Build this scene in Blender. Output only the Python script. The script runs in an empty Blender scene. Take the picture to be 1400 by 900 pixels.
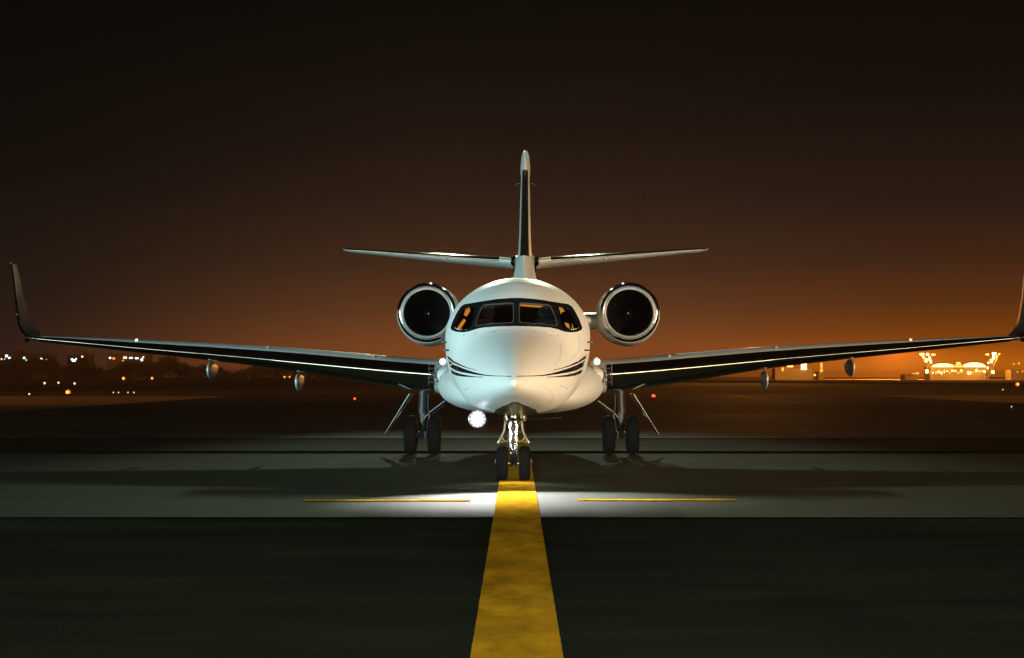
import bpy, math, random
from mathutils import Vector, Matrix, geometry
from mathutils.bvhtree import BVHTree
random.seed(7)
S = bpy.context.scene
COL = S.collection
PI = math.pi
sin, cos = math.sin, math.cos

# ------------------------------------------------------------------ camera
F = 2209.0                      # focal length in pixels of the 1400 px wide photograph
CAMZ = 1.42
cam_d = bpy.data.cameras.new('camera'); cam = bpy.data.objects.new('camera', cam_d); COL.objects.link(cam)
cam_d.sensor_width = 36.0; cam_d.lens = F / 1400 * 36.0
cam_d.clip_start = 0.1; cam_d.clip_end = 6000
cam.location = (0, 0, CAMZ)
cam.rotation_euler = (math.radians(90) + math.atan(65 / F), 0, math.atan(6.5 / F))
S.camera = cam
CR = cam.rotation_euler.to_matrix()
def ray(px, py):
    return (CR @ Vector(((px - 700) / F, (450 - py) / F, -1))).normalized()
def W(px, py, D):               # a point of the place seen at a pixel of the photo, D metres away
    r = ray(px, py); return Vector((0, 0, CAMZ)) + r * (D / r.y)
def G(px, py, z=0.0):           # ... on the ground
    r = ray(px, py); return Vector((0, 0, CAMZ)) + r * ((z - CAMZ) / r.z)

# ------------------------------------------------------------------ materials
def mat(name, col, rough=.5, metal=0, coat=0, spec=.5, emis=None, es=0, noise=None, bump=None):
    m = bpy.data.materials.new(name); m.use_nodes = True
    nt = m.node_tree; b = nt.nodes['Principled BSDF']
    b.inputs['Base Color'].default_value = (*col, 1)
    b.inputs['Roughness'].default_value = rough
    b.inputs['Metallic'].default_value = metal
    b.inputs['Coat Weight'].default_value = coat
    b.inputs['Coat Roughness'].default_value = .04
    b.inputs['Specular IOR Level'].default_value = spec
    if emis:
        b.inputs['Emission Color'].default_value = (*emis, 1); b.inputs['Emission Strength'].default_value = es
    tc = nt.nodes.new('ShaderNodeTexCoord')
    if noise:                    # (scale, low factor, high factor, rough low, rough high)
        sc, lo, hi, r0, r1 = noise
        n = nt.nodes.new('ShaderNodeTexNoise'); n.inputs['Scale'].default_value = sc; n.inputs['Detail'].default_value = 5
        nt.links.new(tc.outputs['Object'], n.inputs['Vector'])
        mx = nt.nodes.new('ShaderNodeMix'); mx.data_type = 'RGBA'
        mx.inputs[6].default_value = (*[c * lo for c in col], 1); mx.inputs[7].default_value = (*[min(1, c * hi) for c in col], 1)
        nt.links.new(n.outputs['Fac'], mx.inputs[0]); nt.links.new(mx.outputs[2], b.inputs['Base Color'])
        mr = nt.nodes.new('ShaderNodeMapRange'); mr.inputs['From Min'].default_value = .3; mr.inputs['From Max'].default_value = .7
        mr.inputs['To Min'].default_value = r0; mr.inputs['To Max'].default_value = r1
        nt.links.new(n.outputs['Fac'], mr.inputs['Value']); nt.links.new(mr.outputs[0], b.inputs['Roughness'])
    if bump:
        sc, st = bump
        n = nt.nodes.new('ShaderNodeTexNoise'); n.inputs['Scale'].default_value = sc; n.inputs['Detail'].default_value = 3
        nt.links.new(tc.outputs['Object'], n.inputs['Vector'])
        bp = nt.nodes.new('ShaderNodeBump'); bp.inputs['Strength'].default_value = st; bp.inputs['Distance'].default_value = .01
        nt.links.new(n.outputs['Fac'], bp.inputs['Height']); nt.links.new(bp.outputs[0], b.inputs['Normal'])
    return m
M = {}
M['paint'] = mat('white_paint', (.78, .78, .76), .44, coat=.08, spec=.22)
M['stripe'] = mat('black_stripe_paint', (.012, .012, .014), .25, coat=1)
M['seam'] = mat('panel_seam', (.42, .42, .40), .6)
M['chrome'] = mat('polished_metal', (.62, .62, .60), .13, 1, noise=(3, .9, 1.05, .09, .14))
M['steel'] = mat('steel', (.55, .56, .56), .2, 1)
M['bright'] = mat('bright_chrome', (.9, .92, .95), .12, 1)
M['brushed'] = mat('brushed_metal', (.5, .5, .5), .30, 1)
M['wl'] = mat('winglet_grey', (.26, .25, .24), .3, coat=.5)  # grey, darker than the white of the wing
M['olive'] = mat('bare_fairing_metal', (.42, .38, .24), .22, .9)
M['geardim'] = mat('gear_shaded_grey', (.04, .04, .04), .45, .2)  # main gear colour darkened to stand in for shade
M['brass'] = mat('cadmium_plated_metal', (.72, .64, .48), .28, 1)
M['dark'] = mat('black_metal', (.02, .02, .022), .4, .3)
M['frame'] = mat('window_surround', (.008, .009, .011), .25, coat=.6)
M['rubber'] = mat('tyre_rubber', (.005, .005, .0055), .95, spec=.04, noise=(14, .7, 1.5, .75, .95), bump=(60, .15))
M['inner'] = mat('cockpit_lining', (.02, .02, .022), .8)
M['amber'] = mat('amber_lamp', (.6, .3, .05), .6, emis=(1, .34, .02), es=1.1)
M['seal'] = mat('window_seal', (.10, .10, .10), .3, .3)
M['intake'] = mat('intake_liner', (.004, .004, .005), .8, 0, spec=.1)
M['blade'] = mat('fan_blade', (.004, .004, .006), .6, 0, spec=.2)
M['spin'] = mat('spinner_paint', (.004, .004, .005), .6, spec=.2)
M['satin'] = mat('satin_aluminium', (.80, .80, .78), .35, .4)
M['whitepart'] = mat('white_glint', (.8, .8, .8), .4, emis=(1, 1, 1), es=0)
def glass():
    m = bpy.data.materials.new('window_glass'); m.use_nodes = True; nt = m.node_tree; nt.nodes.clear()
    o = nt.nodes.new('ShaderNodeOutputMaterial'); t = nt.nodes.new('ShaderNodeBsdfTransparent'); t.inputs[0].default_value = (.75, .75, .72, 1)
    g = nt.nodes.new('ShaderNodeBsdfGlossy'); g.inputs['Roughness'].default_value = .02
    f = nt.nodes.new('ShaderNodeLayerWeight'); f.inputs[0].default_value = .5; mx = nt.nodes.new('ShaderNodeMixShader')
    pw = nt.nodes.new('ShaderNodeMath'); pw.operation = 'POWER'; pw.inputs[1].default_value = 4; nt.links.new(f.outputs['Facing'], pw.inputs[0])
    ma = nt.nodes.new('ShaderNodeMath'); ma.operation = 'MULTIPLY_ADD'; ma.inputs[1].default_value = .6; ma.inputs[2].default_value = .03; nt.links.new(pw.outputs[0], ma.inputs[0]); nt.links.new(ma.outputs[0], mx.inputs[0]); nt.links.new(t.outputs[0], mx.inputs[1]); nt.links.new(g.outputs[0], mx.inputs[2]); nt.links.new(mx.outputs[0], o.inputs[0])
    return m
M['glass'] = glass()
def lampmat(name, col, s):
    m = bpy.data.materials.new(name); m.use_nodes = True; nt = m.node_tree; b = nt.nodes['Principled BSDF']
    b.inputs['Base Color'].default_value = (.3, .3, .3, 1)
    b.inputs['Emission Color'].default_value = (*col, 1); b.inputs['Emission Strength'].default_value = s
    return m
M['lamp'] = lampmat('lit_landing_lamp', (1, .97, 1), 14)
M['beamlens'] = None
M['lamp_s'] = lampmat('lit_root_lamp', (.92, .97, 1), 2.5)

# ------------------------------------------------------------------ mesh builder
class MB:
    def __init__(s): s.v = []; s.f = []
    def add(s, vs, fs):
        b = len(s.v); s.v += [Vector(v) for v in vs]; s.f += [tuple(b + i for i in f) for f in fs]; return s
    def box(s, c, d, R=None):
        hx, hy, hz = [a / 2 for a in d]; c = Vector(c)
        vs = [Vector((x, y, z)) for x in (-hx, hx) for y in (-hy, hy) for z in (-hz, hz)]
        if R: vs = [R @ v for v in vs]
        return s.add([v + c for v in vs], [(0, 1, 3, 2), (4, 6, 7, 5), (0, 4, 5, 1), (2, 3, 7, 6), (0, 2, 6, 4), (1, 5, 7, 3)])
    def tube(s, pts, rad, n=12, cap=True):
        pts = [Vector(p) for p in pts]
        if not isinstance(rad, (list, tuple)): rad = [rad] * len(pts)
        vs = []; fs = []; up = None
        for i, p in enumerate(pts):
            t = (pts[min(i + 1, len(pts) - 1)] - pts[max(i - 1, 0)]).normalized()
            if up is None:
                up = Vector((0, 0, 1)) if abs(t.z) < .9 else Vector((1, 0, 0))
            a = (up - t * up.dot(t)).normalized(); b = t.cross(a); up = a
            for k in range(n):
                th = 2 * PI * k / n; vs.append(p + (a * cos(th) + b * sin(th)) * rad[i])
        for i in range(len(pts) - 1):
            for k in range(n):
                k2 = (k + 1) % n; fs.append((i * n + k, i * n + k2, (i + 1) * n + k2, (i + 1) * n + k))
        if cap: fs.append(tuple(range(n))[::-1]); fs.append(tuple((len(pts) - 1) * n + k for k in range(n)))
        return s.add(vs, fs)
    def lathe(s, prof, c=(0, 0, 0), axis='x', n=32, closed=True):   # prof: (along axis, radius)
        vs = []; fs = []; c = Vector(c); m = len(prof)
        for k in range(n):
            th = 2 * PI * k / n
            for a, r in prof:
                u, w = r * cos(th), r * sin(th)
                v = (a, u, w) if axis == 'x' else (w, a, u) if axis == 'y' else (u, w, a)
                vs.append(c + Vector(v))
        for k in range(n):
            k2 = (k + 1) % n
            for j in range(m if closed else m - 1):
                j2 = (j + 1) % m; fs.append((k * m + j, k * m + j2, k2 * m + j2, k2 * m + j))
        return s.add(vs, fs)
    def ell(s, c, r, nu=20, nv=12):
        vs = []; fs = []; c = Vector(c)
        for j in range(nv + 1):
            ph = PI * j / nv
            for i in range(nu):
                th = 2 * PI * i / nu; vs.append(c + Vector((r[0] * sin(ph) * cos(th), r[1] * sin(ph) * sin(th), r[2] * cos(ph))))
        for j in range(nv):
            for i in range(nu):
                i2 = (i + 1) % nu; fs.append((j * nu + i, (j + 1) * nu + i, (j + 1) * nu + i2, j * nu + i2))
        return s.add(vs, fs)
    def build(s, name, m, parent=None, smooth=True, mirror=False, angle=35, loc=None):
        vs = [Vector((-v.x, v.y, v.z)) for v in s.v] if mirror else [v.copy() for v in s.v]
        fs = [f[::-1] for f in s.f] if mirror else s.f
        if loc is not None: vs = [v - Vector(loc) for v in vs]
        me = bpy.data.meshes.new(name); me.from_pydata([tuple(v) for v in vs], [], fs)
        import bmesh
        bm = bmesh.new(); bm.from_mesh(me); bmesh.ops.remove_doubles(bm, verts=bm.verts, dist=1e-5)
        bmesh.ops.recalc_face_normals(bm, faces=bm.faces); bm.to_mesh(me); bm.free()
        me.materials.append(m)
        if smooth:
            me.shade_smooth()
            try: me.set_sharp_from_angle(angle=math.radians(angle))
            except Exception: pass
        o = bpy.data.objects.new(name, me); COL.objects.link(o)
        if loc is not None: o.location = loc
        if parent: o.parent = parent
        return o
def empty(name, loc=(0, 0, 0), parent=None, rz=0):
    o = bpy.data.objects.new(name, None); COL.objects.link(o); o.location = loc; o.rotation_euler.z = rz
    o.empty_display_size = .2
    if parent: o.parent = parent
    return o
def tag(o, label=None, cat=None, group=None, kind=None):
    if label: o['label'] = label
    if cat: o['category'] = cat
    if group: o['group'] = group
    if kind: o['kind'] = kind
    return o
def lerp_tab(tab, x, k):
    if x <= tab[0][0]: return tab[0][k]
    for a, b in zip(tab, tab[1:]):
        if x <= b[0]:
            t = (x - a[0]) / (b[0] - a[0]); return a[k] + (b[k] - a[k]) * t
    return tab[-1][k]
def smooth_tab(tab, x, k):       # monotone-ish cubic through the table
    n = len(tab)
    if x <= tab[0][0]: return tab[0][k]
    if x >= tab[-1][0]: return tab[-1][k]
    for i in range(n - 1):
        if x <= tab[i + 1][0]: break
    def sl(j):
        if j <= 0: return (tab[1][k] - tab[0][k]) / (tab[1][0] - tab[0][0])
        if j >= n - 1: return (tab[-1][k] - tab[-2][k]) / (tab[-1][0] - tab[-2][0])
        d0 = (tab[j][k] - tab[j - 1][k]) / (tab[j][0] - tab[j - 1][0]); d1 = (tab[j + 1][k] - tab[j][k]) / (tab[j + 1][0] - tab[j][0])
        return 0 if d0 * d1 <= 0 else 2 * d0 * d1 / (d0 + d1)
    h = tab[i + 1][0] - tab[i][0]; t = (x - tab[i][0]) / h; m0, m1 = sl(i) * h, sl(i + 1) * h
    a, b = tab[i][k], tab[i + 1][k]
    return (2*t**3-3*t*t+1)*a + (t**3-2*t*t+t)*m0 + (-2*t**3+3*t*t)*b + (t**3-t*t)*m1

# ================================================================== THE JET
# local frame: x to the right of the picture, y = distance - 22, z up; nose gear at the origin
D0 = 22.0
jet = empty('business_jet', (-.010, D0, 0), rz=-.0130)
tag(jet, 'white twin engine business jet parked nose on over the yellow centre line, landing lights lit', 'airplane')
JM = Matrix.Translation((-.010, D0, 0)) @ Matrix.Rotation(-.0130, 4, 'Z')
JI = JM.inverted()

# D, halfwidth, ztop, zbottom, mid fraction, upper exponent, lower exponent
FUS = [
 (20.10, .012, 1.347, 1.325, .50, 2.0, 2.0),
 (20.13, .050, 1.388, 1.292, .50, 2.0, 2.0),
 (20.22, .115, 1.446, 1.248, .46, 1.95, 2.1),
 (20.40, .225, 1.548, 1.185, .42, 1.85, 2.3),
 (20.70, .378, 1.682, 1.120, .40, 1.75, 2.6),
 (21.10, .548, 1.825, 1.035, .42, 1.75, 2.8),
 (21.50, .695, 1.950, .968, .46, 1.85, 2.8),
 (21.88, .800, 2.085, .912, .50, 2.0, 2.6),
 (22.25, .885, 2.310, .888, .55, 2.15, 2.3),
 (22.62, .950, 2.520, .880, .565, 2.2, 2.35),
 (23.00, 1.005, 2.665, .877, .57, 2.1, 2.4),
 (23.50, 1.050, 2.800, .875, .57, 2.0, 2.4),
 (24.20, 1.078, 2.900, .873, .57, 1.95, 2.4),
 (25.20, 1.085, 2.925, .873, .565, 1.95, 2.4),
 (33.00, 1.085, 2.925, .873, .56, 1.95, 2.3),
 (35.00, .960, 2.960, 1.15, .56, 2.0, 2.1),
 (37.50, .640, 3.000, 1.70, .55, 2.0, 2.0),
 (40.00, .260, 2.980, 2.36, .50, 2.0, 2.0),
 (40.60, .060, 2.900, 2.60, .50, 2.0, 2.0)]
def fus_pt(D, th):      # th from -pi/2 (bottom) round to 3pi/2
    hw, zt, zb, mf, pu, pl = [smooth_tab(FUS, D, k) for k in range(1, 7)]
    zm = zb + mf * (zt - zb); c, s = cos(th), sin(th)
    p = pu if s >= 0 else pl; h = (zt - zm) if s >= 0 else (zm - zb)
    e = 2.0 / p
    return Vector((math.copysign(abs(c) ** e * hw, c), D - D0, zm + math.copysign(abs(s) ** e * h, s)))
def fus_ds():
    ds = []; d = 20.10
    while d < 40.6:
        ds.append(d); d += .008 if d < 20.2 else .02 if d < 20.5 else .035 if d < 24.5 else .25
    return ds + [40.6]
NT = 128
fm = MB(); ds = fus_ds(); vs = []
for d in ds:
    for k in range(NT): vs.append(fus_pt(d, -PI / 2 + 2 * PI * k / NT))
fs = []
for i in range(len(ds) - 1):
    for k in range(NT):
        k2 = (k + 1) % NT; fs.append((i * NT + k, i * NT + k2, (i + 1) * NT + k2, (i + 1) * NT + k))
fs.append(tuple(range(NT))); fs.append(tuple((len(ds) - 1) * NT + k for k in range(NT))[::-1])
BV = BVHTree.FromPolygons([tuple(v) for v in vs], fs)
CO = JI @ Vector((0, 0, CAMZ)); JR = JI.to_3x3()
def hit(px, py):
    p, n, i, d = BV.ray_cast(CO, JR @ ray(px, py))
    if p is None:
        p, n, i, d = BV.find_nearest(CO + (JR @ ray(px, py)) * 22.5)
    if n.dot(p - CO) > 0: n = -n
    return p, n
def proj(v):                     # local point -> pixel
    w = CR.transposed() @ (JM @ v - Vector((0, 0, CAMZ)))
    return 700 + F * w.x / -w.z, 450 - F * w.y / -w.z
def inside(poly, x, y):
    r = False; n = len(poly)
    for i in range(n):
        x1, y1 = poly[i]; x2, y2 = poly[(i + 1) % n]
        if (y1 > y) != (y2 > y) and x < (x2 - x1) * (y - y1) / (y2 - y1) + x1: r = not r
    return r
def dens(poly, step=2.0):
    out = []
    for i, a in enumerate(poly):
        b = poly[(i + 1) % len(poly)]; n = max(1, int(math.hypot(b[0] - a[0], b[1] - a[1]) / step))
        out += [(a[0] + (b[0] - a[0]) * k / n, a[1] + (b[1] - a[1]) * k / n) for k in range(n)]
    return out
def rnd(poly, it=2, cut=2.2):    # corner rounding of limited radius
    q = []
    for i, b in enumerate(poly):
        a = poly[i - 1]; c = poly[(i + 1) % len(poly)]
        for o in (a, c):
            l = math.hypot(o[0] - b[0], o[1] - b[1]); t = min(.5, cut / l); q.append((b[0] + (o[0] - b[0]) * t, b[1] + (o[1] - b[1]) * t))
    poly = q
    for _ in range(it):
        q = []
        for i, a in enumerate(poly):
            b = poly[(i + 1) % len(poly)]
            q += [(a[0] * .75 + b[0] * .25, a[1] * .75 + b[1] * .25), (a[0] * .25 + b[0] * .75, a[1] * .25 + b[1] * .75)]
        poly = q
    return poly
def skin(outline, holes=(), off=.004, th=.012, step=2.0, fill=3.0):
    """a patch that lies on the fuselage skin, with its own thickness"""
    outline = dens(outline, step); holes = [dens(h, step) for h in holes]
    pts = list(outline); edges = [(i, (i + 1) % len(outline)) for i in range(len(outline))]
    for h in holes:
        b = len(pts); pts += h; edges += [(b + i, b + (i + 1) % len(h)) for i in range(len(h))]
    xs = [p[0] for p in outline]; ys = [p[1] for p in outline]
    y = min(ys)
    while y < max(ys):
        x = min(xs)
        while x < max(xs):
            if inside(outline, x, y) and not any(inside(h, x, y) for h in holes) and min((x - a) ** 2 + (y - b) ** 2 for a, b in pts[:len(outline) + sum(map(len, holes))]) > 1.0: pts.append((x, y))
            x += fill
        y += fill
    r = geometry.delaunay_2d_cdt([Vector(p) for p in pts], edges, [], 0, 1e-4)
    V, E, Fc = r[0], r[1], r[2]
    keep = []
    for f in Fc:
        cx = sum(V[i].x for i in f) / len(f); cy = sum(V[i].y for i in f) / len(f)
        if inside(outline, cx, cy) and not any(inside(h, cx, cy) for h in holes): keep.append(tuple(f))
    top = []; bot = []
    for v in V:
        p, n = hit(v.x, v.y); top.append(p + n * off); bot.append(p + n * (off - th))
    n = len(top); mb = MB(); fs = list(keep) + [tuple(i + n for i in f[::-1]) for f in keep]
    cnt = {}
    for f in keep:
        for i in range(len(f)):
            e = (f[i], f[(i + 1) % len(f)]); cnt[e] = 1
    for (a, b) in list(cnt):
        if (b, a) not in cnt: fs.append((b, a, a + n, b + n))
    return mb.add(top + bot, fs)

BAND = [(700,407.8),(712,408),(730,409.3),(745,411.3),(760,413.8),(777,416.5),(782,420),(787,428),(792,438),(795.6,448),(794.5,451.5),(789,454),(780,454.8),(771,453.5),(762,450.3),(752,448.2),(735,446.8),(715,446.3),(706,446.2)]
BC = 706.0
half = [p for p in BAND if p[0] >= BC]
BANDF = half + [(2 * BC - x, y) for x, y in reversed(half) if x > BC]
FP = rnd([(709.3,413.6),(752,416.8),(758,430),(763.5,447),(751,445),(735,443),(709.3,442.2)], 2)
SP = rnd([(760.5,417.4),(775.5,419.2),(781,426.5),(789,441),(792.6,449),(786,452.8),(773.5,452.8),(768,449),(764,434)], 2)
mir = lambda P: [(2 * BC - x, y) for x, y in P][::-1]

# fuselage, opened under the windscreen surround
inner_band = [((x - BC) * .985 + BC, (y - 431) * .94 + 431) for x, y in BANDF]
keepf = []
for f in fs:
    if len(f) == 4:
        q = [vs[i] for i in f]
        if q[0].y < 1.9 and q[0].z > 1.9 and q[0].y > -.4:
            pp = [proj(v) for v in q]
            if all(inside(inner_band, a, b) for a, b in pp):
                c = sum(q, Vector()) / 4; nn = (q[1] - q[0]).cross(q[2] - q[0])
                if abs(nn.normalized().dot((c - CO).normalized())) > .08: continue
    keepf.append(f)
fus = fm.add(vs, keepf).build('fuselage', M['paint'], jet, angle=60)

fr = skin(BANDF, [FP, mir(FP), SP, mir(SP)], off=.006, th=.03, fill=3).build('windscreen_surround', M['frame'], fus)
for P, nm in ((FP, 'windscreen_pane'), (SP, 'side_window_pane')):
    for mm in (False, True):
        Q = mir(P) if mm else P
        cx = sum(p[0] for p in Q) / len(Q); cy = sum(p[1] for p in Q) / len(Q)
        big = [(cx + (x - cx) * 1.04, cy + (y - cy) * 1.05) for x, y in Q]
        skin(big, off=-.012, th=.008, fill=4).build(nm, M['glass'], fus)
        small = [(cx + (x - cx) * (1 - .9 / 24), cy + (y - cy) * (1 - .9 / 15)) for x, y in Q]
        skin(Q, [small], off=.0085, th=.012, fill=60, step=1.5).build('window_seal', M['seal'] if nm[0] == 'w' else M['frame'], fus)
# three black swooshes on each cheek
def poly_between(top, bot): return top + bot[::-1]
STR = [
 poly_between([(757,506.2),(768,503.6),(780,499),(790,494),(800.5,486)], [(757,506.6),(768,504.3),(780,500.6),(790,496.5),(800,490.5)]),
 poly_between([(707,514.6),(728,514.2),(744,512.8),(760,509.4),(778,503.6),(790,498.4),(799.5,492.5)], [(707,515.1),(728,514.9),(744,514.1),(760,512.2),(778,509.2),(788,506.4),(796.5,501.5)]),
 poly_between([(747,515.6),(760,514.8),(775,512.6),(788,509),(796,505)], [(747,516.2),(760,516),(775,515.2),(786,513.6),(793.5,510.6)])]
for P in STR:
    b = skin(P, off=.007, th=.009, step=2, fill=2.5)
    b.build('cheek_stripe', M['stripe'], fus); b.build('cheek_stripe', M['stripe'], fus, mirror=True)
def ribbon(pts, w=.22):
    L = []; R = []
    for i, p in enumerate(pts):
        a = pts[max(i - 1, 0)]; b = pts[min(i + 1, len(pts) - 1)]
        dx, dy = b[0] - a[0], b[1] - a[1]; l = math.hypot(dx, dy) or 1
        L.append((p[0] - dy / l * w, p[1] + dx / l * w)); R.append((p[0] + dy / l * w, p[1] - dx / l * w))
    return L + R[::-1]
SEAMS = [[(664,454),(676,452.6),(690,452),(706,451.8),(722,452),(736,452.8),(748,454)],
         [(790,458),(793,470),(790,482),(782,490)], [(766,470),(768,480),(765,491),(758,500)],
         [(741,527),(752,533),(757,543),(752,552)]]
for P in SEAMS: skin(ribbon(P), off=.0015, th=.004, step=3, fill=50).build('panel_seam', M['seam'], fus)
# oval cabin windows down both sides
for kx in range(6):
    for mm in (False, True):
        Dw = 26.0 + kx * .92; b = MB(); v_ = []; f_ = []; n = 28
        def side(y, z):
            best = min((fus_pt(y, t_ * .01) for t_ in range(-60, 120)), key=lambda p: abs(p.z - z)); return best
        for off_, sc_ in ((-.006, 1), (.006, 1), (.009, .86)):
            for k in range(n):
                th = 2 * PI * k / n; y = Dw + .21 * sc_ * cos(th); z = 2.18 + .145 * sc_ * sin(th); p = side(y, z); v_.append((p.x + off_, y - D0, z))
        for r_ in range(2):
            for k in range(n): k2 = (k + 1) % n; f_.append((r_ * n + k, r_ * n + k2, (r_ + 1) * n + k2, (r_ + 1) * n + k))
        f_.append(tuple(2 * n + k for k in range(n)))
        b.add(v_, f_).build('cabin_window', M['frame'], fus, mirror=mm)
# rivets, latches, small probes
for px, py in [(650,456),(675,454.6),(730,455),(763,459),(752,459),(772,529),(775,531),(768,528),(634,458),(636,533),(640,531)]:
    p, n = hit(px, py); rv = MB(); rv.ell(p, (.008, .008, .008), 8, 6); rv.build('fastener', M['dark'], fus)
for sx in (-1, 1):            # pitot probes and vanes on the cheeks
    for px, py, l in ((803, 468, .12), (799, 479, .07)):
        p, n = hit(px, py); b = MB(); p = Vector((p.x, p.y, p.z)); n = Vector((1, 0, 0))
        b.tube([p - n * .01, p + n * .06, p + n * .07 + Vector((0, -l, 0))], [.012, .012, .007], 8)
        b.build('pitot_probe', M['steel'], fus, mirror=sx < 0)
    wp = MB(); pts = []
    for px, py in ((722, 448), (725, 444.6), (738, 443.4), (752, 446.2)):
        p, n = hit(px, py); pts.append(p + n * .02)
    wp.tube(pts, [.012, .009, .006, .005], 6); wp.build('wiper', M['seal'] if False else M['steel'], fus, mirror=sx < 0)

# cockpit interior
ck = MB(); ck.box((0, 3.0, 1.9), (1.7, .03, 1.3)); ck.build('cockpit_bulkhead', M['inner'], fus, smooth=False)
ck = MB(); ck.box((0, .95, 1.84), (1.3, .5, .2))
ck.build('instrument_panel', M['inner'], fus, smooth=False)
for sx in (-.42, .42):
    st = MB(); st.box((sx, 1.95, 2.02), (.42, .12, .5)); st.ell((sx, 1.95, 2.36), (.13, .06, .11)); st.build('pilot_seat', M['inner'], fus)
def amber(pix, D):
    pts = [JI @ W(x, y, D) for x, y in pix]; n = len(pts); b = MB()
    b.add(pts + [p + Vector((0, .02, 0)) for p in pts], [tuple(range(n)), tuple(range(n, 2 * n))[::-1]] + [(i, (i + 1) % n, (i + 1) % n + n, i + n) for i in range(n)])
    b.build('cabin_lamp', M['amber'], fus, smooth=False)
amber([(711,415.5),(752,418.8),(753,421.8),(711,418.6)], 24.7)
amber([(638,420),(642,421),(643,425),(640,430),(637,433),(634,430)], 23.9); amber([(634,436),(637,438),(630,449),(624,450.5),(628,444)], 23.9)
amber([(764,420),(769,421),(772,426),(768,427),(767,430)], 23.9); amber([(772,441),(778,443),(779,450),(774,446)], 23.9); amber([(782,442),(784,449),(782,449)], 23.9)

# chin: gear bay fairing and nose gear doors
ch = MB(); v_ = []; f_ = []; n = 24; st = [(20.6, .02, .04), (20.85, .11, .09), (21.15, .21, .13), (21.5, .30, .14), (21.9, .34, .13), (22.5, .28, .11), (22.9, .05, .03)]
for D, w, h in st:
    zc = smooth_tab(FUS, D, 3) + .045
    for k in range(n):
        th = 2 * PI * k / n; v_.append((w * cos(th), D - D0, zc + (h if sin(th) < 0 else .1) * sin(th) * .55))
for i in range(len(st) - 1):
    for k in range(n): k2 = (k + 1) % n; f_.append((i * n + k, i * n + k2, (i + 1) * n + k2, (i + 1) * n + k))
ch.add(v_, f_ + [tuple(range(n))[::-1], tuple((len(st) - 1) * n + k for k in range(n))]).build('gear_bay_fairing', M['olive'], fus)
for sx in (-1, 1):
    b = MB(); b.tube([(.12, -.9, .90), (.135, -.55, .865), (.12, -.2, .84), (.13, .1, .83)], [.012, .022, .024, .012], 10)
    b.build('fairing_ridge', M['brass'], fus, mirror=sx < 0)
b = MB(); b.tube([(-.62, -.1, .86), (-.3, -.12, .845), (0, -.12, .842), (.3, -.12, .845), (.62, -.1, .86)], .008, 8); b.build('bay_edge', M['dark'], fus)

# belly fairing that carries the wing roots
FA = [(25.0, .70, 1.30, .92), (25.6, 1.00, 1.42, .86), (26.2, 1.20, 1.58, .82), (26.9, 1.34, 1.68, .80), (27.8, 1.42, 1.74, .79), (30.5, 1.45, 1.76, .79), (32.5, 1.25, 1.60, .84), (34.5, .80, 1.40, .98), (35.2, .3, 1.25, 1.12)]
fb = MB(); v_ = []; f_ = []; n = 64; dd = [25.0 + .1 * i for i in range(103)]
for D in dd:
    hw, zt, zb = [smooth_tab(FA, D, k) for k in (1, 2, 3)]; zm = zb + .55 * (zt - zb)
    for k in range(n):
        th = 2 * PI * k / n; c, s = cos(th), sin(th)
        v_.append((math.copysign(abs(c) ** .78 * hw, c), D - D0, zm + math.copysign(abs(s) ** .78, s) * ((zt - zm) if s > 0 else (zm - zb))))
for i in range(len(dd) - 1):
    for k in range(n): k2 = (k + 1) % n; f_.append((i * n + k, i * n + k2, (i + 1) * n + k2, (i + 1) * n + k))
fair = fb.add(v_, f_ + [tuple(range(n))[::-1], tuple((len(dd) - 1) * n + k for k in range(n))]).build('belly_fairing', M['paint'], jet, angle=60)

# ---- lifting surfaces
def yt(x): return 5 * (.2969 * math.sqrt(max(x, 0)) - .126 * x - .3516 * x * x + .2843 * x ** 3 - .1036 * x ** 4) / .5 # max = 1
def loft(secs, x0u=0, x1u=1, x1l=1, off=0, n=26, close=True):
    """secs: (le point (x,D,z), chord, up, low, normal (x,z)); wraps from x1u on top round the nose to x1l below"""
    v = []; f = []; rows = []
    for (lx, lD, lz), c, up, lo, (nx, nz) in secs:
        ring = []
        for i in range(n + 1):
            t = 1 - i / n; x = x1u * t * t; ring.append((x, up * yt(x) + off * (1 if x < .97 else 0)))
        for i in range(1, n + 1):
            t = i / n; x = x1l * t * t; ring.append((x, -lo * yt(x) - off))
        if off: ring = [(x - (off / c if abs(y) < off * 3 + 1e-9 and x < .003 else 0) * 1, y) for x, y in ring]
        if off:
            ring += [(x + off * 2 / c, y * .9) for x, y in ring[::-1]]
        rows.append([(lx + nx * y, lD - D0 + x * c, lz + nz * y) for x, y in ring])
    m = len(rows[0])
    for r in rows: v += r
    for i in range(len(rows) - 1):
        for j in range(m if True else m - 1):
            j2 = (j + 1) % m; f.append((i * m + j, i * m + j2, (i + 1) * m + j2, (i + 1) * m + j))
    f.append(tuple(range(m))); f.append(tuple((len(rows) - 1) * m + j for j in range(m))[::-1])
    return MB().add(v, f)
WT = [(1.25, 27.15, 1.445, 4.1, .275, .36), (2.2, 27.65, 1.515, 3.75, .28, .31), (3.2, 28.15, 1.60, 3.4, .285, .25), (4.0, 28.55, 1.672, 3.1, .28, .19), (4.8, 28.97, 1.742, 2.8, .265, .145), (6.0, 29.6, 1.845, 2.4, .23, .11), (7.0, 30.1, 1.93, 2.1, .195, .09), (8.0, 30.6, 2.02, 1.8, .15, .075), (9.0, 31.1, 2.11, 1.5, .10, .06), (9.45, 31.33, 2.15, 1.38, .08, .055)]
wsec = []
x = 1.25
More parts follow.
